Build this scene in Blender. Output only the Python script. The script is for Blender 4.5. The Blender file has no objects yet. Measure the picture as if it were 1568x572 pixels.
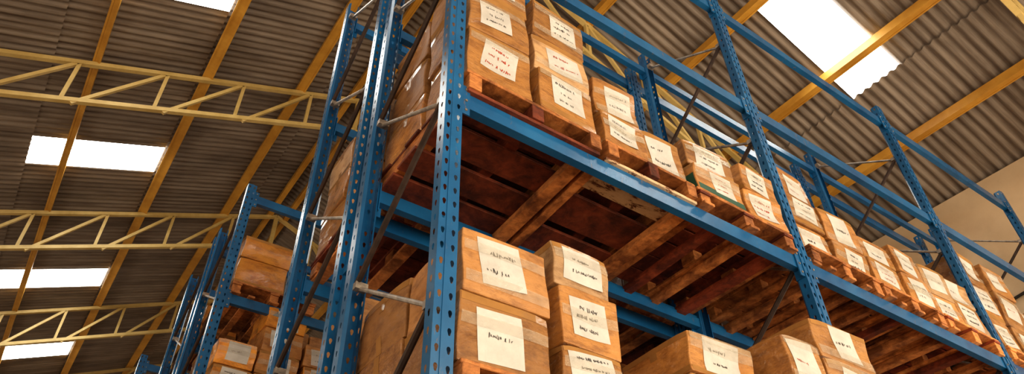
import bpy, math, random
from mathutils import Vector, Matrix
R = random.Random(11)
CH = 1.6            # camera height
scene = bpy.context.scene

# ------------------------------------------------------------------ materials
def new_mat(name):
    m = bpy.data.materials.new(name); m.use_nodes = True
    nt = m.node_tree
    b = nt.nodes["Principled BSDF"]
    return m, nt, b
def N(nt, t, **kw):
    n = nt.nodes.new(t)
    for k, v in kw.items():
        if k in n.inputs: n.inputs[k].default_value = v
        else: setattr(n, k, v)
    return n
def coords(nt, scale=(1,1,1), kind='Object', rand=False):
    tc = N(nt, 'ShaderNodeTexCoord'); mp = N(nt, 'ShaderNodeMapping')
    mp.inputs['Scale'].default_value = scale
    nt.links.new(tc.outputs[kind], mp.inputs[0])
    if rand:
        oi = N(nt, 'ShaderNodeObjectInfo'); ml = N(nt, 'ShaderNodeMath', operation='MULTIPLY'); ml.inputs[1].default_value = 57
        nt.links.new(oi.outputs['Random'], ml.inputs[0]); nt.links.new(ml.outputs[0], mp.inputs['Location'])
    return mp.outputs[0]
def noise(nt, vec, scale, detail=4, rough=.6, dist=0):
    n = N(nt, 'ShaderNodeTexNoise'); n.inputs['Scale'].default_value = scale
    n.inputs['Detail'].default_value = detail; n.inputs['Roughness'].default_value = rough
    n.inputs['Distortion'].default_value = dist
    nt.links.new(vec, n.inputs['Vector']); return n.outputs['Fac']
def ramp(nt, fac, stops):
    r = N(nt, 'ShaderNodeValToRGB'); e = r.color_ramp.elements
    e[0].position, e[0].color = stops[0][0], (*stops[0][1], 1)
    e[1].position, e[1].color = stops[-1][0], (*stops[-1][1], 1)
    for p, c in stops[1:-1]:
        x = e.new(p); x.color = (*c, 1)
    nt.links.new(fac, r.inputs[0]); return r.outputs[0]
def mix(nt, fac, a, b, mode='MIX'):
    m = N(nt, 'ShaderNodeMix'); m.data_type = 'RGBA'; m.blend_type = mode
    for s, v in ((0, fac), (6, a), (7, b)):
        if hasattr(v, 'node'): nt.links.new(v, m.inputs[s])
        else: m.inputs[s].default_value = v if s == 0 else (*v, 1)
    return m.outputs[2]
def bump(nt, b, fac, strength=.3, dist=.01, inp='Normal'):
    n = N(nt, 'ShaderNodeBump'); n.inputs['Strength'].default_value = strength
    n.inputs['Distance'].default_value = dist
    nt.links.new(fac, n.inputs['Height']); nt.links.new(n.outputs[0], b.inputs[inp])
def rnd(nt, lo, hi):
    oi = N(nt, 'ShaderNodeObjectInfo'); mr = N(nt, 'ShaderNodeMapRange')
    mr.inputs['To Min'].default_value = lo; mr.inputs['To Max'].default_value = hi
    nt.links.new(oi.outputs['Random'], mr.inputs[0]); return mr.outputs[0]

def cardboard(name, c1, c2, coat, wr=.25):
    m, nt, b = new_mat(name)
    v = coords(nt, rand=True)
    n = noise(nt, v, 5, 6, .65)
    col = ramp(nt, n, [(.3, c1), (.7, c2)])
    fib = noise(nt, coords(nt, (6, 6, 90), rand=True), 3, 3)
    col = mix(nt, .3, col, ramp(nt, fib, [(.3, (.5,.5,.5)), (.7, (1,1,1))]), 'MULTIPLY')
    dirt = noise(nt, coords(nt, (1.5, 1.5, 4), rand=True), 4, 8, .75)
    col = mix(nt, .6, col, ramp(nt, dirt, [(.38, (.36,.26,.19)), (.52, (1,1,1))]), 'MULTIPLY')
    hs = N(nt, 'ShaderNodeHueSaturation')
    nt.links.new(col, hs.inputs['Color']); nt.links.new(rnd(nt, .66, 1.2), hs.inputs['Value'])
    nt.links.new(hs.outputs[0], b.inputs['Base Color'])
    b.inputs['Roughness'].default_value = .55
    b.inputs['Coat Weight'].default_value = coat
    b.inputs['Coat Roughness'].default_value = .08
    wrk = noise(nt, coords(nt, (1, 1, 2.6), rand=True), 9, 5, .6, 1.8)
    bump(nt, b, wrk, wr, .12, 'Coat Normal')
    dent = noise(nt, coords(nt, (1,1,1.5), rand=True), 3.5, 4, .55, .8)
    bump(nt, b, dent, .35, .06)
    return m
M_card = cardboard('cardboard', (.38,.17,.050), (.55,.275,.090), .2, .4)
M_card2 = cardboard('cardboard_film_wrapped', (.40,.17,.042), (.60,.29,.080), 1.0, 1.0)
M_cardO = cardboard('cardboard_orange_wrapped', (.62,.22,.02), (.88,.40,.04), 1.0, 1.0)
M_cardP = cardboard('cardboard_pale', (.46,.27,.13), (.60,.38,.20), .3, .5)

def simple(name, col, rough=.5, metal=0, var=.25, sc=6, bmp=.1, c2=None, spec=None, rand=False):
    m, nt, b = new_mat(name)
    n = noise(nt, coords(nt, rand=rand), sc, 6)
    d = c2 or tuple(c*(1-var) for c in col)
    nt.links.new(ramp(nt, n, [(.35, d), (.65, col)]), b.inputs['Base Color'])
    b.inputs['Roughness'].default_value = rough; b.inputs['Metallic'].default_value = metal
    if bmp: bump(nt, b, n, bmp, .03)
    return m
M_paper = simple('label_paper', (.62,.60,.58), .45, var=.22, sc=6, bmp=.5, rand=True)
M_ink = simple('marker_ink', (.05,.045,.05), .4, bmp=0)
M_red = simple('red_marker_ink', (.45,.06,.03), .4, bmp=0)
M_green = simple('green_print', (.03,.10,.07), .5)
M_tape = simple('packing_tape', (.40,.21,.075), .15, var=.25)
def clear_tape():
    m, nt, b = new_mat('clear_tape')
    b.inputs['Base Color'].default_value = (.80,.74,.62,1); b.inputs['Roughness'].default_value = .08
    b.inputs['Alpha'].default_value = .25
    bump(nt, b, noise(nt, coords(nt), 16, 4, .6, 1.5), .9, .05)
    return m
M_clear = clear_tape()

def rackblue():
    m, nt, b = new_mat('blue_rack_paint')
    n = noise(nt, coords(nt), 3, 6); s = noise(nt, coords(nt, (1,1,.25)), 26, 8, .75)
    col = ramp(nt, n, [(.3, (.008,.080,.215)), (.7, (.014,.140,.34))])
    mask = ramp(nt, s, [(.61, (0,0,0)), (.69, (1,1,1))])
    sep = N(nt, 'ShaderNodeRGBToBW'); nt.links.new(mask, sep.inputs[0])
    col = mix(nt, sep.outputs[0], col, (.15,.12,.10))
    nt.links.new(col, b.inputs['Base Color'])
    b.inputs['Roughness'].default_value = .27; b.inputs['Specular IOR Level'].default_value = .7
    bump(nt, b, s, .08, .006); return m
M_blue = rackblue()
M_galv = simple('galvanised_brace', (.46,.41,.36), .4, .5, c2=(.22,.19,.17), sc=18)
M_brown = simple('dark_brown_brace', (.06,.035,.028), .6, .3, c2=(.03,.02,.018), sc=18)  # dark brown tone for the braces that descend to the back
M_yel = simple('yellow_truss_paint', (.68,.52,.22), .5, c2=(.52,.37,.13), sc=3)
M_org = simple('ochre_purlin_paint', (.68,.38,.07), .4, c2=(.48,.24,.035), sc=2)

def wood(name, c1, c2, c3, lo=.6, hi=1.3):
    m, nt, b = new_mat(name)
    g = noise(nt, coords(nt, (2, 2, 6), rand=True), 6, 7, .65, .6)
    col = ramp(nt, g, [(.28, c1), (.55, c2), (.8, c3)])
    st = noise(nt, coords(nt, (1,1,1), rand=True), 4, 7, .7, .4)
    col = mix(nt, .85, col, ramp(nt, st, [(.40, (.25,.19,.17)), (.58, (1,1,1))]), 'MULTIPLY')
    hs = N(nt, 'ShaderNodeHueSaturation'); nt.links.new(col, hs.inputs['Color'])
    nt.links.new(rnd(nt, lo, hi), hs.inputs['Value'])
    nt.links.new(hs.outputs[0], b.inputs['Base Color'])
    b.inputs['Roughness'].default_value = .7; bump(nt, b, g, .5, .012); return m
M_wred = wood('red_stained_wood', (.13,.026,.012), (.30,.062,.022), (.40,.12,.045))
M_wnat = wood('pallet_wood', (.27,.09,.025), (.60,.24,.07), (.70,.36,.13), .85, 1.3)
def peel():
    m, nt, b = new_mat('peeling_white_wood')
    g = noise(nt, coords(nt, (2, 6, 6)), 3, 9, .75, .5)
    nt.links.new(ramp(nt, g, [(.43, (.13,.045,.02)), (.48, (.60,.43,.27)), (.8, (.75,.6,.42))]), b.inputs['Base Color'])
    b.inputs['Roughness'].default_value = .8; return m
M_peel = peel()

def roofmat():
    m, nt, b = new_mat('corrugated_roof_sheet')
    big = noise(nt, coords(nt, (.5, 1.3, .5)), 1.2, 4)
    st = noise(nt, coords(nt, (.35, 7, .35)), 2.2, 6, .7)
    col = ramp(nt, big, [(.3, (.20,.165,.14)), (.7, (.34,.285,.24))])
    col = mix(nt, .85, col, ramp(nt, st, [(.3, (.38,.32,.28)), (.6, (1,1,1))]), 'MULTIPLY')
    nt.links.new(col, b.inputs['Base Color']); b.inputs['Roughness'].default_value = .6
    bump(nt, b, st, .15, .01); return m
M_roof = roofmat()
def skymat():
    m, nt, b = new_mat('translucent_skylight_sheet')
    n = noise(nt, coords(nt, (.6, 8, .6)), 2.5, 5)
    b.inputs['Base Color'].default_value = (.8,.8,.75,1)
    nt.links.new(ramp(nt, n, [(.3, (.80,.80,.70)), (.55, (1,.99,.95))]), b.inputs['Emission Color'])
    b.inputs['Emission Strength'].default_value = 10; return m
M_sky = skymat()
M_wall = simple('cream_plaster', (.70,.54,.37), .85, c2=(.58,.43,.28), sc=1.2, bmp=.3)
M_floor = simple('concrete_floor', (.36,.26,.18), .6, c2=(.27,.20,.14), sc=1.5)
M_dark = simple('dark_cable', (.03,.025,.02), .6)

# ------------------------------------------------------------------ mesh builder
class MB:
    def __init__(s): s.v=[]; s.f=[]; s.mi=[]; s.mats=[]
    def mid(s, m):
        if m not in s.mats: s.mats.append(m)
        return s.mats.index(m)
    def face(s, pts, m):
        i=len(s.v); s.v+= [tuple(p) for p in pts]; s.f.append(tuple(range(i,i+len(pts)))); s.mi.append(s.mid(m))
    def box(s, a, b, m):
        x0,y0,z0=a; x1,y1,z1=b; i=len(s.v)
        s.v+=[(x0,y0,z0),(x1,y0,z0),(x1,y1,z0),(x0,y1,z0),(x0,y0,z1),(x1,y0,z1),(x1,y1,z1),(x0,y1,z1)]
        for q in ((0,3,2,1),(4,5,6,7),(0,1,5,4),(1,2,6,5),(2,3,7,6),(3,0,4,7)):
            s.f.append(tuple(i+k for k in q)); s.mi.append(s.mid(m))
    def bar(s, p, q, w, h, m, up=(0,0,1)):
        p=Vector(p); q=Vector(q); d=(q-p).normalized(); u=Vector(up)
        if abs(d.dot(u))>.98: u=Vector((0,1,0))
        sx=d.cross(u).normalized(); sz=sx.cross(d).normalized(); i=len(s.v)
        for e in (p,q):
            for a,b in ((-1,-1),(1,-1),(1,1),(-1,1)):
                s.v.append(tuple(e+sx*a*w/2+sz*b*h/2))
        for k in range(4):
            s.f.append((i+k,i+(k+1)%4,i+4+(k+1)%4,i+4+k)); s.mi.append(s.mid(m))
        s.f.append((i+3,i+2,i+1,i)); s.mi.append(s.mid(m)); s.f.append((i+4,i+5,i+6,i+7)); s.mi.append(s.mid(m))
    def tube(s, p, q, r, m, n=8):
        p=Vector(p); q=Vector(q); d=(q-p).normalized(); u=Vector((0,0,1)) if abs(d.z)<.95 else Vector((1,0,0))
        a=d.cross(u).normalized(); b=a.cross(d); i=len(s.v)
        for e in (p,q):
            for k in range(n):
                t=2*math.pi*k/n; s.v.append(tuple(e+a*r*math.cos(t)+b*r*math.sin(t)))
        for k in range(n):
            s.f.append((i+k,i+(k+1)%n,i+n+(k+1)%n,i+n+k)); s.mi.append(s.mid(m))
        s.f.append(tuple(i+n-1-k for k in range(n))); s.mi.append(s.mid(m))
        s.f.append(tuple(i+n+k for k in range(n))); s.mi.append(s.mid(m))
    def mesh(s, name, smooth=False):
        me=bpy.data.meshes.new(name); me.from_pydata(s.v,[],s.f)
        for m in s.mats: me.materials.append(m)
        me.polygons.foreach_set('material_index', s.mi)
        if smooth: me.polygons.foreach_set('use_smooth',[True]*len(s.f))
        me.update(); return me
def obj(name, me, loc=(0,0,0), rz=0, parent=None):
    o=bpy.data.objects.new(name, me); o.location=loc; o.rotation_euler=(0,0,rz)
    scene.collection.objects.link(o)
    if parent: o.parent=parent
    return o

# ------------------------------------------------------------------ building shell
Z0=8.5; T=.414; XR=2.87; ZR=Z0+T*XR
XL, XW = -4.41, 10.15
Y0, Y1 = -5.5, 24.0
def roofz(x): return (Z0+T*x if x<=XR else ZR-T*(x-XR)) + CH
PITCH=.130
XB=[XL-.1,-3.37,-1.46,.32,2.24,XR]; XBR=[XR,4.37,6.25,8.13,XW+.1]
SKY_L=[(-2.1,-1.3),(2.05,2.85),(6.40,7.26),(10.60,11.36),(15.0,15.78),(18.7,19.45)]
SKY_R=[(-2.1,-1.35),(2.10,2.83),(6.3,7.1),(10.5,11.4),(14.9,15.8),(18.7,19.5)]
def rz_sheet(x,y,k):     # corrugated height, k = 0 (upper end) .. 1 (lower end)
    return roofz(x)+.10+.020*math.sin(2*math.pi*y/PITCH)+(-.010+.022*k)
def build_sheets():
    roof=MB(); skies=[]
    dy=PITCH/6; ny=int((Y1-Y0)/dy)
    ri=roof.mid(M_roof)
    for side,xb in (('L',XB),('R',XBR)):
        for a,b in zip(xb[:-1],xb[1:]):
            sk = SKY_L if (side=='L' and abs(a+1.46)<.01) else SKY_R if (side=='R' and abs(a-6.25)<.01) else []
            ends=((a,1 if side=='L' else 0),(b,0 if side=='L' else 1))
            tgt_prev=None; mb=None
            for j in range(ny+1):
                y=Y0+j*dy
                insk=any(s<=y<e for s,e in sk)
                row=[(x+(0 if k==0 else (-.05 if side=='L' else .05)),y,rz_sheet(x,y,k)) for x,k in ends]
                key='s' if insk else 'r'
                if key!=tgt_prev:
                    if tgt_prev is not None:      # close previous strip to this y
                        i=len(mb.v); mb.v+=row; mb.f.append((i-2,i-1,i+1,i)); mb.mi.append(0)
                    if key=='s': mb=MB(); mb.mid(M_sky); skies.append(mb)
                    else: mb=roof
                    mb.v+=row; tgt_prev=key; continue
                i=len(mb.v); mb.v+=row; mb.f.append((i-2,i-1,i+1,i)); mb.mi.append(0)
    # ridge cap
    for s in (-1,1):
        roof.bar((XR+s*.15,Y0,ZR+CH+.15-.06),(XR+s*.15,Y1,ZR+CH+.15-.06),.32,.01,M_roof,up=(s*.38,0,1))
    obj('ceiling', roof.mesh('ceiling',True))
    for n,mb in enumerate(skies): obj('window_%d'%(n+1), mb.mesh('skylight_sheet',True))
build_sheets()

mb=MB(); mb.box((XL-.2,Y0-.2,-.2),(XW+.2,Y1+.2,0),M_floor); obj('floor',mb.mesh('floor'))
mb=MB()
mb.box((XW,1.0,0),(XW+.2,Y1,roofz(XW)+.05),M_wall); mb.box((XW,Y0,0),(XW+.2,1.0,1.8),M_wall)
mb.box((XW,Y0,4.8),(XW+.2,1.0,roofz(XW)+.05),M_wall); mb.box((XW,Y0,1.8),(XW+.2,Y0+.4,4.8),M_wall)
obj('wall_right',mb.mesh('w'))
mb=MB(); 
mb.box((XL-.2,Y0,0),(XL,Y1,2.2),M_wall); mb.box((XL-.2,Y0,4.6),(XL,Y1,roofz(XL)+.05),M_wall)
for y in (Y0,1,8,15,Y1-.4): mb.box((XL-.2,y,2.2),(XL,y+.4,4.6),M_wall)
obj('wall_left',mb.mesh('w'))
def gable(name,y0,y1,xa,xb,holes):
    mb=MB()
    def prism(pts):
        mb.face([(x,y0,z) for x,z in pts],M_wall); mb.face([(x,y1,z) for x,z in reversed(pts)],M_wall)
        for i in range(len(pts)):
            (x,z),(u,w)=pts[i],pts[(i+1)%len(pts)]
            mb.face([(x,y1,z),(u,y1,w),(u,y0,w),(x,y0,z)],M_wall)
    if holes:
        hx0,hx1,hz=holes
        prism([(xa,0),(hx0,0),(hx0,hz),(xa,hz)]); prism([(hx1,0),(xb,0),(xb,hz),(hx1,hz)])
        prism([(xa,hz),(xb,hz),(xb,roofz(xb)),(XR,roofz(XR)),(xa,roofz(xa))])
    else: prism([(xa,0),(xb,0),(xb,roofz(xb)),(XR,roofz(XR)),(xa,roofz(xa))])
    obj(name,mb.mesh(name))
gable('wall_far',Y1,Y1+.2,XL-.2,XW+.2,None)
gable('wall_entrance',Y0-.2,Y0,XL-.2,XW+.2,(-3.2,9.0,6.8))

# purlins (box sections with lips)
PX=[-3.77,-2.37,-.966,.434,1.84,2.72,3.05,4.81,6.21,7.60,9.01]
for x in PX:
    mb=MB(); z=roofz(x)-.015; w=.14 if x not in(-.966,2.72,3.05) else .085
    if x>3.2: w=.11
    mb.box((x-w/2,Y0,z-.065),(x+w/2,Y1,z+.06),M_org)
    mb.box((x-w/2-.006,Y0,z-.075),(x-w/2+.02,Y1,z-.05),M_org)
    mb.box((x+w/2-.02,Y0,z-.075),(x+w/2+.006,Y1,z-.05),M_org)
    obj('roof_purlin',mb.mesh('purlin'))
# lattice trusses
TY=[(1.024+.473*k)*8.38 for k in (-2,-1,0,1,2,3)]
def truss(y):
    mb=MB(); D=.74; o1=-.115
    def zt(x): return roofz(x)+o1
    for s,xe in ((-1,XL+.05),(1,XW-.05)):
        mb.bar((XR,y,zt(XR)),(xe,y,zt(xe)),.07,.065,M_yel)
        mb.bar((XR,y,zt(XR)-D),(xe,y,zt(xe)-D),.07,.065,M_yel)
        x=(-1.13+1.055*3) if s<0 else XR+(XR-(-1.13+1.055*3))
        p=-1.055 if s<0 else 1.055
        while XL<x<XW:
            mb.bar((x,y,zt(x)),(x+.08*s*0,y,zt(x)-D),.05,.05,M_yel,up=(0,1,0))
            x2=x+p
            if XL<x2<XW: mb.bar((x,y,zt(x)),(x2-p*.12,y,zt(x2)-D),.05,.05,M_yel,up=(0,1,0))
            x=x2
        for q in (0,.35):
            xx=xe-s*q; mb.box((xx-.03,y-.04,0),(xx+.03,y+.04,zt(xe)-D),M_yel)
        z=.2
        while z<zt(xe)-D-.5:
            mb.bar((xe,y,z),(xe-s*.35,y,z+.25),.03,.03,M_yel); mb.bar((xe-s*.35,y,z+.25),(xe,y,z+.5),.03,.03,M_yel); z+=.5
    mb.box((XR-.04,y-.03,zt(XR)-D),(XR+.04,y+.03,zt(XR)),M_yel)
    obj('lattice_roof_truss',mb.mesh('truss'))
for y in TY: truss(y)
mb=MB(); mb.tube((XW-.03,2.2,6.6),(XW-.03,5.2,6.2),.02,M_dark); mb.tube((XW-.03,2.2,6.6),(XW-.03,-3,6.6),.02,M_dark)
obj('wall_conduit',mb.mesh('conduit'))

# ------------------------------------------------------------------ racks
def plate_holes(mb, org, ux, cols, H, m, pitch=.08):
    """vertical perforated strip: org bottom corner, ux direction, cols=[(width,hole?)]"""
    org=Vector(org); ux=Vector(ux); uz=Vector((0,0,1)); off=0; nz=int(H/pitch); mi=mb.mid(m)
    for w,h in cols:
        if not h:
            a=org+ux*off; b=a+ux*w
            mb.face([a,b,b+uz*H,a+uz*H],m)
        else:
            for k in range(nz):
                c=org+ux*(off+w/2)+uz*(k+.5)*pitch; i=len(mb.v)
                outer=[(-w/2,-pitch/2),(0,-pitch/2),(w/2,-pitch/2),(w/2,0),(w/2,pitch/2),(0,pitch/2),(-w/2,pitch/2),(-w/2,0)]
                hw=w*.36; inner=[(-hw*.5,-.013),(0,-.017),(hw*.5,-.013),(hw,.006),(hw*.7,.015),(0,.018),(-hw*.7,.015),(-hw,.006)]
                for p in outer: mb.v.append(tuple(c+ux*p[0]+uz*p[1]))
                for p in inner: mb.v.append(tuple(c+ux*p[0]+uz*p[1]))
                for q in range(8):
                    mb.f.append((i+q,i+(q+1)%8,i+8+(q+1)%8,i+8+q)); mb.mi.append(mi)
        off+=w
def post_mesh(H):
    mb=MB(); W=.10; D=.085
    H=int(H/.08)*.08
    plate_holes(mb,(-W/2,-D/2,0),(1,0,0),[(.010,0),(.026,1),(.028,0),(.026,1),(.010,0)],H,M_blue)
    for s in (-1,1):
        plate_holes(mb,(s*W/2,-D/2,0),(0,1,0),[(.022,0),(.024,1),(.022,0)],H,M_blue)
        x=s*W/2; x2=s*(W/2-.016)
        mb.face([(x,-D/2+.068,0),(x2,-D/2+.085,0),(x2,-D/2+.085,H),(x,-D/2+.068,H)],M_blue)
    mb.box((-.012,-D/2-.004,0),(.012,-D/2+.001,H),M_blue)
    mb.box((-.07,-.07,0),(.07,.07,.008),M_blue)
    return mb.mesh('rack_upright')
XS=[1.21,4.03,6.78,9.50]
def rack(yf,yr,levels,H):
    root=bpy.data.objects.new('pallet_rack',None); scene.collection.objects.link(root)
    pm=post_mesh(H)
    k=1
    for x in XS:
        for y,rz in ((yf,0),(yr,math.pi)):
            obj('upright_%d'%k,pm,(x,y,0),rz,root); k+=1
    mb=MB()
    for a,b in zip(XS[:-1],XS[1:]):
        for z in levels:
            for y,s in ((yf,-1),(yr,1)):
                x0,x1=a+.052,b-.052
                mb.box((x0,y-.025,z-.055),(x1,y+.025,z+.02),M_blue)
                mb.box((x0,y-.025 if s<0 else y-.010,z+.02),(x1,y+.010 if s<0 else y+.025,z+.05),M_blue)
                for xx,q in ((x0,1),(x1,-1)):   # end connectors
                    u0,u1=sorted((xx,xx+q*.045)); mb.box((u0,y+s*.032-.004,z-.12),(u1,y+s*.032+.004,z+.09),M_blue)
                    u0,u1=sorted((xx-q*.001,xx+q*.006)); mb.box((u0,y-.034,z-.12),(u1,y+.034,z+.09),M_blue)
                    for zz in (-.09,-.02,.06): mb.tube((xx+q*.022,y+s*.036,z+zz),(xx+q*.022,y+s*.042,z+zz),.008,M_galv,6)
    obj('beams',mb.mesh('beams'),parent=root)
    mb=MB()
    for x in XS:
        ya,yb=yf+.06,yr-.06
        z0=1.56+CH-1.23*2
        while z0+.55<H:
            mb.tube((x,ya,z0),(x,yb,min(z0+.52,H-.1)),.012,M_galv)
            if z0+1.2<H: mb.tube((x-.02,yb,z0+.55),(x-.02,ya,z0+1.20),.017,M_brown)
            for yy,zz in ((ya,z0),(yb,z0+.53)): mb.box((x-.035,yy-.02,zz-.02),(x+.035,yy+.02,zz+.02),M_galv)
            z0+=1.23
        mb.tube((x,ya,.25),(x,yb,.25),.014,M_galv)
    obj('frame_braces',mb.mesh('braces'),parent=root)
    return root
LA=[1.2,1.10+CH,2.78+CH,4.35+CH,5.74+CH]
LC=[1.2,1.15+CH,2.6+CH,4.03+CH,5.35+CH]
rack(2.20,3.13,LA,7.60); rack(3.36,4.28,LA,7.60)
rack(6.85,7.85,LC,7.12); rack(8.08,9.08,LC,7.12)
rack(11.75,12.75,LC,7.12)
mb=MB()
for x in XS:
    for z in (1.5,3.9,6.2): mb.box((x-.02,3.18,z),(x+.02,3.31,z+.04),M_blue)
obj('rack_row_spacers',mb.mesh('spacers'))
# loose timber battens bridging the beams under the pallets
def battens(xs,yf,yr,z,w=.07):
    mb=MB()
    for x in xs:
        a=R.uniform(-.03,.03); b=R.uniform(-.03,.03); ww=w*R.uniform(.8,1.3)
        mb.bar((x+a,yf,z-.026),(x+b,yr,z-.026),ww,.05,R.choice([M_wnat,M_wnat,M_wred]))
    obj('timber_battens',mb.mesh('battens'))
zb=2.78+CH+.049
mb=MB(); mb.bar((2.09,2.23,zb-.026),(2.12,3.115,zb-.026),.085,.05,M_wnat); mb.bar((2.19,2.23,zb-.026),(2.23,3.115,zb-.026),.06,.05,M_wnat)
obj('timber_battens',mb.mesh('battens'))
battens([2.93,3.22,3.50,3.80],2.23,3.115,zb); battens([4.3+.33*i for i in range(8)],2.23,3.115,zb); battens([7.0+.36*i for i in range(7)],2.23,3.115,zb)

# ------------------------------------------------------------------ pallets
def pallet(x0,x1,y0,y1,z,kind=0,mat=None,edge=None):
    mat=mat or (M_wred if R.random()<.5 else M_wnat)
    edge=edge or (M_wnat if R.random()<.6 else mat)
    w=x1-x0; d=y1-y0; cx=(x0+x1)/2; cy=(y0+y1)/2; mb=MB(); H=.15
    hx,hy=w/2,d/2; j=lambda a:R.uniform(-a,a)
    n=6
    for i in range(n):   # top boards along X
        yy=-hy+ (i+.5)*d/n; b=d/n*R.uniform(.43,.49); mb.box((-hx+j(.012),yy-b,H-.022),(hx+j(.012),yy+b,H-.0005),mat if i else edge)
    if kind in (0,2):    # stringers along Y, bottom boards along X
        for q,xx in enumerate((-hx+.05,0,hx-.05)): mb.box((xx-.04,-hy+j(.01),.022),(xx+.04,hy,H-.022),edge if q!=1 else mat)
        nb=4 if kind==0 else 3; bw=d/nb
        for i in range(nb):
            yy=-hy+(i+.5)*bw; pm=M_peel if (kind==2 and i==0) else mat
            mb.box((-hx+j(.012),yy-bw*.44,0),(hx+j(.012),yy+bw*R.uniform(.30,.44),.022),pm)
    else:          # blocks + top cross planks, bottom runners along Y
        for q,xx in enumerate((-hx+.06,0,hx-.06)):
            for yy in (-hy+.07,0,hy-.07): mb.box((xx-.045,yy-.06,.022),(xx+.045,yy+.06,H-.044),edge)
            sh=j(.015)
            mb.box((xx-.045+sh,-hy+j(.02),0),(xx+.045+sh,hy,.022),edge)
            mb.box((xx-.05,-hy,H-.044),(xx+.05,hy,H-.022),mat)
        if R.random()<.5:
            for xx in (-hx*.5,hx*.5): mb.box((xx-.035,-hy,0),(xx+.035,hy,.022),mat)
    o=obj('wooden_pallet',mb.mesh('pallet'),(cx,cy,z),R.uniform(-.006,.006)); 
    bv=o.modifiers.new('b','BEVEL'); bv.width=.003; bv.segments=1
    return z+H

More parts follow.
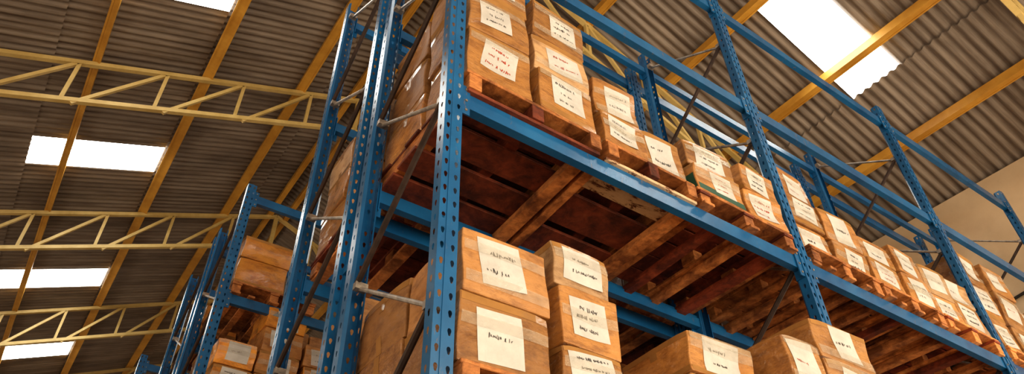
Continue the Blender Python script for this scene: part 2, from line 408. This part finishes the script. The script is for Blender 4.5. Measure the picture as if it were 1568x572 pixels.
# ------------------------------------------------------------------ cardboard boxes
def cbox(x0,x1,y0,y1,z0,h,label='f',mat=None,rot=None,green=False):
    g=.009
    w=x1-x0-2*g; d=y1-y0-2*g; H=h-.003
    mb=MB(); m=mat or (R.choice([M_card,M_card2,M_cardO,M_cardO]) if y0>5 else R.choice([M_card,M_card,M_card2,M_card2,M_card2,M_cardP]))
    n=7
    c=[R.uniform(-.014,.006) for _ in range(8)]
    faces={ 'f':(Vector((-w/2,-d/2,0)),Vector((w,0,0)),Vector((0,0,H))),
            'b':(Vector((w/2,d/2,0)),Vector((-w,0,0)),Vector((0,0,H))),
            'l':(Vector((-w/2,d/2,0)),Vector((0,-d,0)),Vector((0,0,H))),
            'r':(Vector((w/2,-d/2,0)),Vector((0,d,0)),Vector((0,0,H))),
            't':(Vector((-w/2,-d/2,H)),Vector((w,0,0)),Vector((0,d,0))),
            'u':(Vector((-w/2,d/2,0)),Vector((w,0,0)),Vector((0,-d,0)))}
    amp={k:(R.uniform(-.018,.010) if k in 'fblr' else -.004) for k in faces}
    ph={k:R.uniform(0,6) for k in faces}
    def warp(p):   # crushed upper corners / sagging walls, shared by every face so seams stay closed
        sx,sy=p.x/(w/2),p.y/(d/2); t=p.z/H
        i=(0 if sx<0 else 1)+(0 if sy<0 else 2)
        k=abs(sx)**4*abs(sy)**4
        q=p.copy()
        q.x+= sx*(c[i]*k*t) + .005*math.sin(6*t+ph['f'])*abs(sx); q.y+= sy*(c[(i+3)%8]*k*t) + .005*math.sin(5*t+ph['l'])*abs(sy)
        q.z-= .012*max(0,c[i+4]*100+.6)*k*t**3
        return q
    def P(k,u,v,off=0):
        o,a,b=faces[k]; nn=a.cross(b).normalized()
        e=(1-(2*u-1)**2)*(1-(2*v-1)**2)
        dd=amp[k]*e*(1+.6*math.sin(6*u+ph[k])*math.cos(5*v+ph[k]))
        return warp(o+a*u+b*v)+nn*(dd+off)
    vid={}
    def vk(k,i,j):
        p=P(k,i/n,j/n); key=(round(p.x,4),round(p.y,4),round(p.z,4))
        if key not in vid: vid[key]=len(mb.v); mb.v.append(tuple(p))
        return vid[key]
    mi=mb.mid(m)
    for k in faces:
        for i in range(n):
            for j in range(n):
                mb.f.append((vk(k,i,j),vk(k,i+1,j),vk(k,i+1,j+1),vk(k,i,j+1))); mb.mi.append(mi)
    def patch(k,u0,u1,v0,v1,off,mt,nn=7,tilt=0,curl=0):
        ii=mb.mid(mt); s=len(mb.v)
        for a in range(nn+1):
            for b in range(nn+1):
                u=u0+(u1-u0)*a/nn; v=v0+(v1-v0)*b/nn
                uu=u+tilt*(v-(v0+v1)/2)*.3; vv=v-tilt*(u-(u0+u1)/2)*.3
                cu=curl*max(0,(a/nn+(1-b/nn)-1.5)*2)**2 
                mb.v.append(tuple(P(k,min(max(uu,.01),.99),min(max(vv,.01),.99),off+cu)))
        for a in range(nn):
            for b in range(nn):
                q=s+a*(nn+1)+b; mb.f.append((q,q+nn+1,q+nn+2,q+1)); mb.mi.append(ii)
    def scribble(k,u0,u1,v0,v1,mt,fw,fh,tilt=0):
        ii=mb.mid(mt); rows=R.choice([1,2,3,3]); th=R.choice([.0009,.0012,.0015])
        uc,vc=(u0+u1)/2,(v0+v1)/2
        for r in range(rows):
            vm=v1-(v1-v0)*(r+.8)/(rows+.6); u=u0+(u1-u0)*R.uniform(.10,.28); ue=u1-(u1-u0)*R.uniform(.10,.4)
            hgt=(v1-v0)*R.uniform(.04,.065); slope=R.uniform(-.06,.06)
            lw=hgt*fh/fw; last=None
            while u<ue:
                q=[]; hh=hgt*R.choice([.5,.6,1,1.1])
                for s in range(R.choice([3,4,5])):
                    q.append((u+lw*R.uniform(0,.75), vm+slope*(u-u0)*1.5+hh*(1 if s%2 else -1)*R.uniform(.4,1)))
                if last and R.random()<.5: q.insert(0,last)
                for (a,b),(cc,d2) in zip(q[:-1],q[1:]):
                    dx,dy=(cc-a)*fw,(d2-b)*fh; L=math.hypot(dx,dy) or 1
                    nx,ny=-dy/L*th/fw,dx/L*th/fh; s=len(mb.v)
                    for (pu,pv) in ((a-nx,b-ny),(cc-nx,d2-ny),(cc+nx,d2+ny),(a+nx,b+ny)):
                        uu=pu+tilt*(pv-vc)*.3; vv=pv-tilt*(pu-uc)*.3
                        mb.v.append(tuple(P(k,uu,vv,.0036)))
                    mb.f.append((s,s+1,s+2,s+3)); mb.mi.append(ii)
                last=q[-1]; u+=lw*.95
                if R.random()<.2: u+=lw; last=None
    def lab(k):
        fw=w if k in 'fb' else d; fh=H
        lw=min(R.uniform(.20,.27),fw*.74)/fw; lh=min(R.uniform(.18,.28),fh*R.uniform(.68,.90))/fh
        u=R.uniform(.05,.95-lw)*.45+ (1-lw)/2*.55; v=(.96-lh)-R.uniform(0,.18)
        v=max(.04,v); t=R.uniform(-.35,.35)
        patch(k,u,u+lw,v,v+lh,.0020,M_paper,tilt=t,curl=R.choice([0,0,.008]))
        mk=M_red if R.random()<.15 else M_ink
        scribble(k,u,u+lw,v,v+lh,mk,fw,fh,t)
        for _ in range(R.choice([1,1,2])):
            vb=v+lh*R.choice([.85,-.08,.4,.6]); vb=min(.9,max(.02,vb)); patch(k,.02,.98,vb,min(.98,vb+.055/fh),.0052+_*.001,M_clear,tilt=R.uniform(-.1,.1))
    for k in ('l','r'):
        cc=.5; hw=.025/d; patch(k,cc-hw,cc+hw,.70,.985,.0012,M_tape,4); patch(k,cc-hw,cc+hw,.015,.28,.0012,M_tape,4)
    if R.random()<.55:
        for k in 'fl': patch(k,.015,.985,.86,.98,.0012,M_tape)
    if R.random()<.35:
        for k in 'fl': patch(k,.015,.985,.02,.14,.0012,M_tape)
    patch('t',.01,.99,.5-.025/d,.5+.025/d,.0012,M_tape,3)
    patch('u',.01,.99,.5-.025/d,.5+.025/d,.0012,M_tape,3)
    if green: patch('f',.02,.98,.03,.25,.0015,M_green); patch('l',.02,.98,.03,.6,.0015,M_green)
    for k in label:
        if k in faces: lab(k)
    me=mb.mesh('cardboard_box')
    r=R.uniform(-.045,.045) if rot is None else rot
    o=obj('cardboard_box',me,((x0+x1)/2,(y0+y1)/2+R.uniform(-.02,.004),z0),r)
    bv=o.modifiers.new('b','BEVEL'); bv.width=.007; bv.segments=2; bv.limit_method='ANGLE'; bv.angle_limit=math.radians(50)
    return o
def stack(x0,x1,y0,y1,z,hs,label='f',**kw):
    for h in hs:
        s=R.uniform(-.006,.006)
        cbox(x0+s,x1+s,y0,y1,z,h,label,**kw); z+=h
YF,YM,YB=2.15,2.66,3.16
def two_deep(x0,x1,z,hs,rear=None,lab='f',yf=YF,ym=YM,yb=YB):
    stack(x0,x1,yf,ym,z,hs,lab); stack(x0,x1,ym+.01,yb,z,rear or hs,'l' if 'l' in lab else '')

# ---- rack A, level 2.78
zl=2.78+CH+.05
zt=pallet(1.275,2.19,2.13,3.20,zl,0,M_wred,M_wnat); 
two_deep(1.275,1.715,zt,[.40,.38,.36],[.33,.36,.34],'f'); two_deep(1.735,2.18,zt,[.36,.34,.35])
pallet(2.22,2.97,2.13,3.20,zl,2,M_wred,M_wnat)
two_deep(2.22,2.585,zt,[.28,.32],[.3,.34]); two_deep(2.60,2.95,zt,[.33],[.33,.30])
pallet(3.00,3.945,2.13,3.20,zl,1,M_wred,M_wnat)
stack(3.01,3.49,YF,YM,zt,[.24],green=True); stack(3.02,3.47,YF,YM,zt+.24,[.24],rot=-.06); stack(3.01,3.49,YM+.01,YB,zt,[.3,.3],'')
two_deep(3.53,3.93,zt,[.26,.25],[.3,.3])
def bay(x0,x1,z,y0,y1,npal,cols,hmin,hmax,lab='f',total=.7,kinds=(0,1,1),rear=True,edge=None):
    pw=(x1-x0)/npal; ym=(y0+y1)/2
    for p in range(npal):
        a=x0+p*pw+.012; b=a+pw-.024
        zz=pallet(a,b,y0-.02,y1+.03,z,R.choice(kinds),edge=edge)
        cw=(b-a)/cols; sk=R.uniform(-.05,.05)
        for c in range(cols):
            for ya,yb2,lb in ((y0,ym-.005,lab),(ym+.005,y1,'')):
                if ya!=y0 and not rear: continue
                hs=[]; 
                tt=total*R.uniform(.70,1.14)
                while sum(hs)<tt-.15: hs.append(R.uniform(hmin,hmax))
                xa=a+c*cw+(sk if c else 0)+.004; xb=a+(c+1)*cw+(sk if c<cols-1 else 0)-.004
                stack(xa,xb,ya+R.uniform(0,.04),yb2,zz,hs,lb)
bay(4.10,6.72,zl,YF,YB,3,2,.22,.31,total=.70,edge=M_wnat)
bay(6.85,9.44,zl,YF,YB,3,2,.28,.38,total=.90,edge=M_wnat)
# ---- rack A, level 1.10
zl=1.10+CH+.05
zt=pallet(1.275,2.19,2.13,3.20,zl,0,M_wred,M_wnat)
two_deep(1.275,1.745,zt,[.32,.33],[.34,.34],'f'); two_deep(1.775,2.14,zt,[.22,.31,.25],[.3,.3])
pallet(2.40,3.02,2.0,3.10,zl,1)
stack(2.50,2.98,2.05,2.56,zt,[.24,.22]); stack(2.50,2.98,2.57,3.08,zt,[.3],'')
pallet(3.04,3.93,1.86,2.96,zl,0)
stack(3.05,3.36,1.90,2.40,zt,[.27,.27],'f'); stack(3.38,3.90,1.90,2.40,zt,[.26,.24,.25],'f')
stack(3.05,3.90,2.42,2.94,zt,[.4,.3],'')
bay(4.12,6.70,zl,1.95,2.95,3,2,.28,.34,total=.55)
bay(6.85,9.44,zl,YF,YB,3,2,.28,.34,total=.6)
# ---- rack B
for lv in (1.10,2.78):
    z=lv+CH+.05
    bay(1.275,3.95,z,3.33,4.27,3,2,.28,.36,lab='',total=.95 if lv>2 else .8)
    bay(4.10,6.72,z,3.33,4.27,3,2,.3,.4,lab='',total=.75)
    bay(6.85,9.44,z,3.33,4.27,3,2,.3,.4,lab='',total=.7)
# ---- rack C / D
z=2.6+CH+.05
bay(1.275,3.95,z,6.80,7.85,3,2,.22,.28,lab='f',total=1.15)
bay(4.10,6.72,z,6.80,7.85,3,2,.3,.4,lab='f',total=.8)
bay(1.275,3.95,z,8.05,9.05,3,2,.3,.4,lab='',total=.8)
z=4.03+CH+.05
zt=pallet(1.27,2.2,6.78,7.85,z,1,M_wnat,M_wnat)
stack(1.28,1.84,6.82,7.30,zt,[.33,.28],'',mat=M_cardO); stack(1.30,1.83,7.32,7.80,zt,[.30,.25],'',mat=M_cardO)
bay(1.275,3.95,z,8.05,9.05,3,2,.3,.4,lab='',total=.5)
zt=pallet(3.0,3.9,6.8,7.85,z,0)
bay(1.275,3.95,1.15+CH+.05,6.80,7.85,3,2,.3,.4,lab='f',total=.8)

# ------------------------------------------------------------------ camera
cam=bpy.data.cameras.new('camera'); co=bpy.data.objects.new('camera',cam); scene.collection.objects.link(co)
cam.sensor_width=36; cam.lens=1098/1568*36; cam.clip_start=.05; cam.clip_end=200
rt=Vector((.821,-.5706,-.0202)).normalized(); fw=Vector((.4427,.6139,.6536)).normalized()
up=rt.cross(fw).normalized()
mt=Matrix((( rt.x,up.x,-fw.x,0),(rt.y,up.y,-fw.y,0),(rt.z,up.z,-fw.z,CH),(0,0,0,1)))
co.matrix_world=mt; scene.camera=co

# ------------------------------------------------------------------ light
def area(name,loc,rot,sx,sy,p,col):
    l=bpy.data.lights.new(name,'AREA'); l.shape='RECTANGLE'; l.size=sx; l.size_y=sy; l.energy=p; l.color=col
    o=bpy.data.objects.new(name,l); o.location=loc; o.rotation_euler=rot; scene.collection.objects.link(o); return o
area('entrance_daylight',(2.9,Y0+.1,3.4),(math.radians(94),0,0),12,6.6,820,(1,.83,.58))
area('left_added_fill',(XL-.1,9,3.4),(math.radians(90),0,math.radians(-90)),28,2.3,230,(1,.83,.58))  # added fill at unseen left wall gaps, brightens purlins and box sides
area('right_added_fill',(XW+.05,-2.1,3.3),(math.radians(90),0,math.radians(90)),6,3,330,(1,.83,.60))  # added fill in a made-up, unseen wall opening, lifts the left roof slope
w=bpy.data.worlds.new('world'); scene.world=w; w.use_nodes=True
w.node_tree.nodes['Background'].inputs[0].default_value=(1,.90,.76,1); w.node_tree.nodes['Background'].inputs[1].default_value=1
scene.view_settings.view_transform='Standard'
try: scene.view_settings.look='Medium High Contrast'
except Exception as e: print(e)
scene.view_settings.exposure=-.1
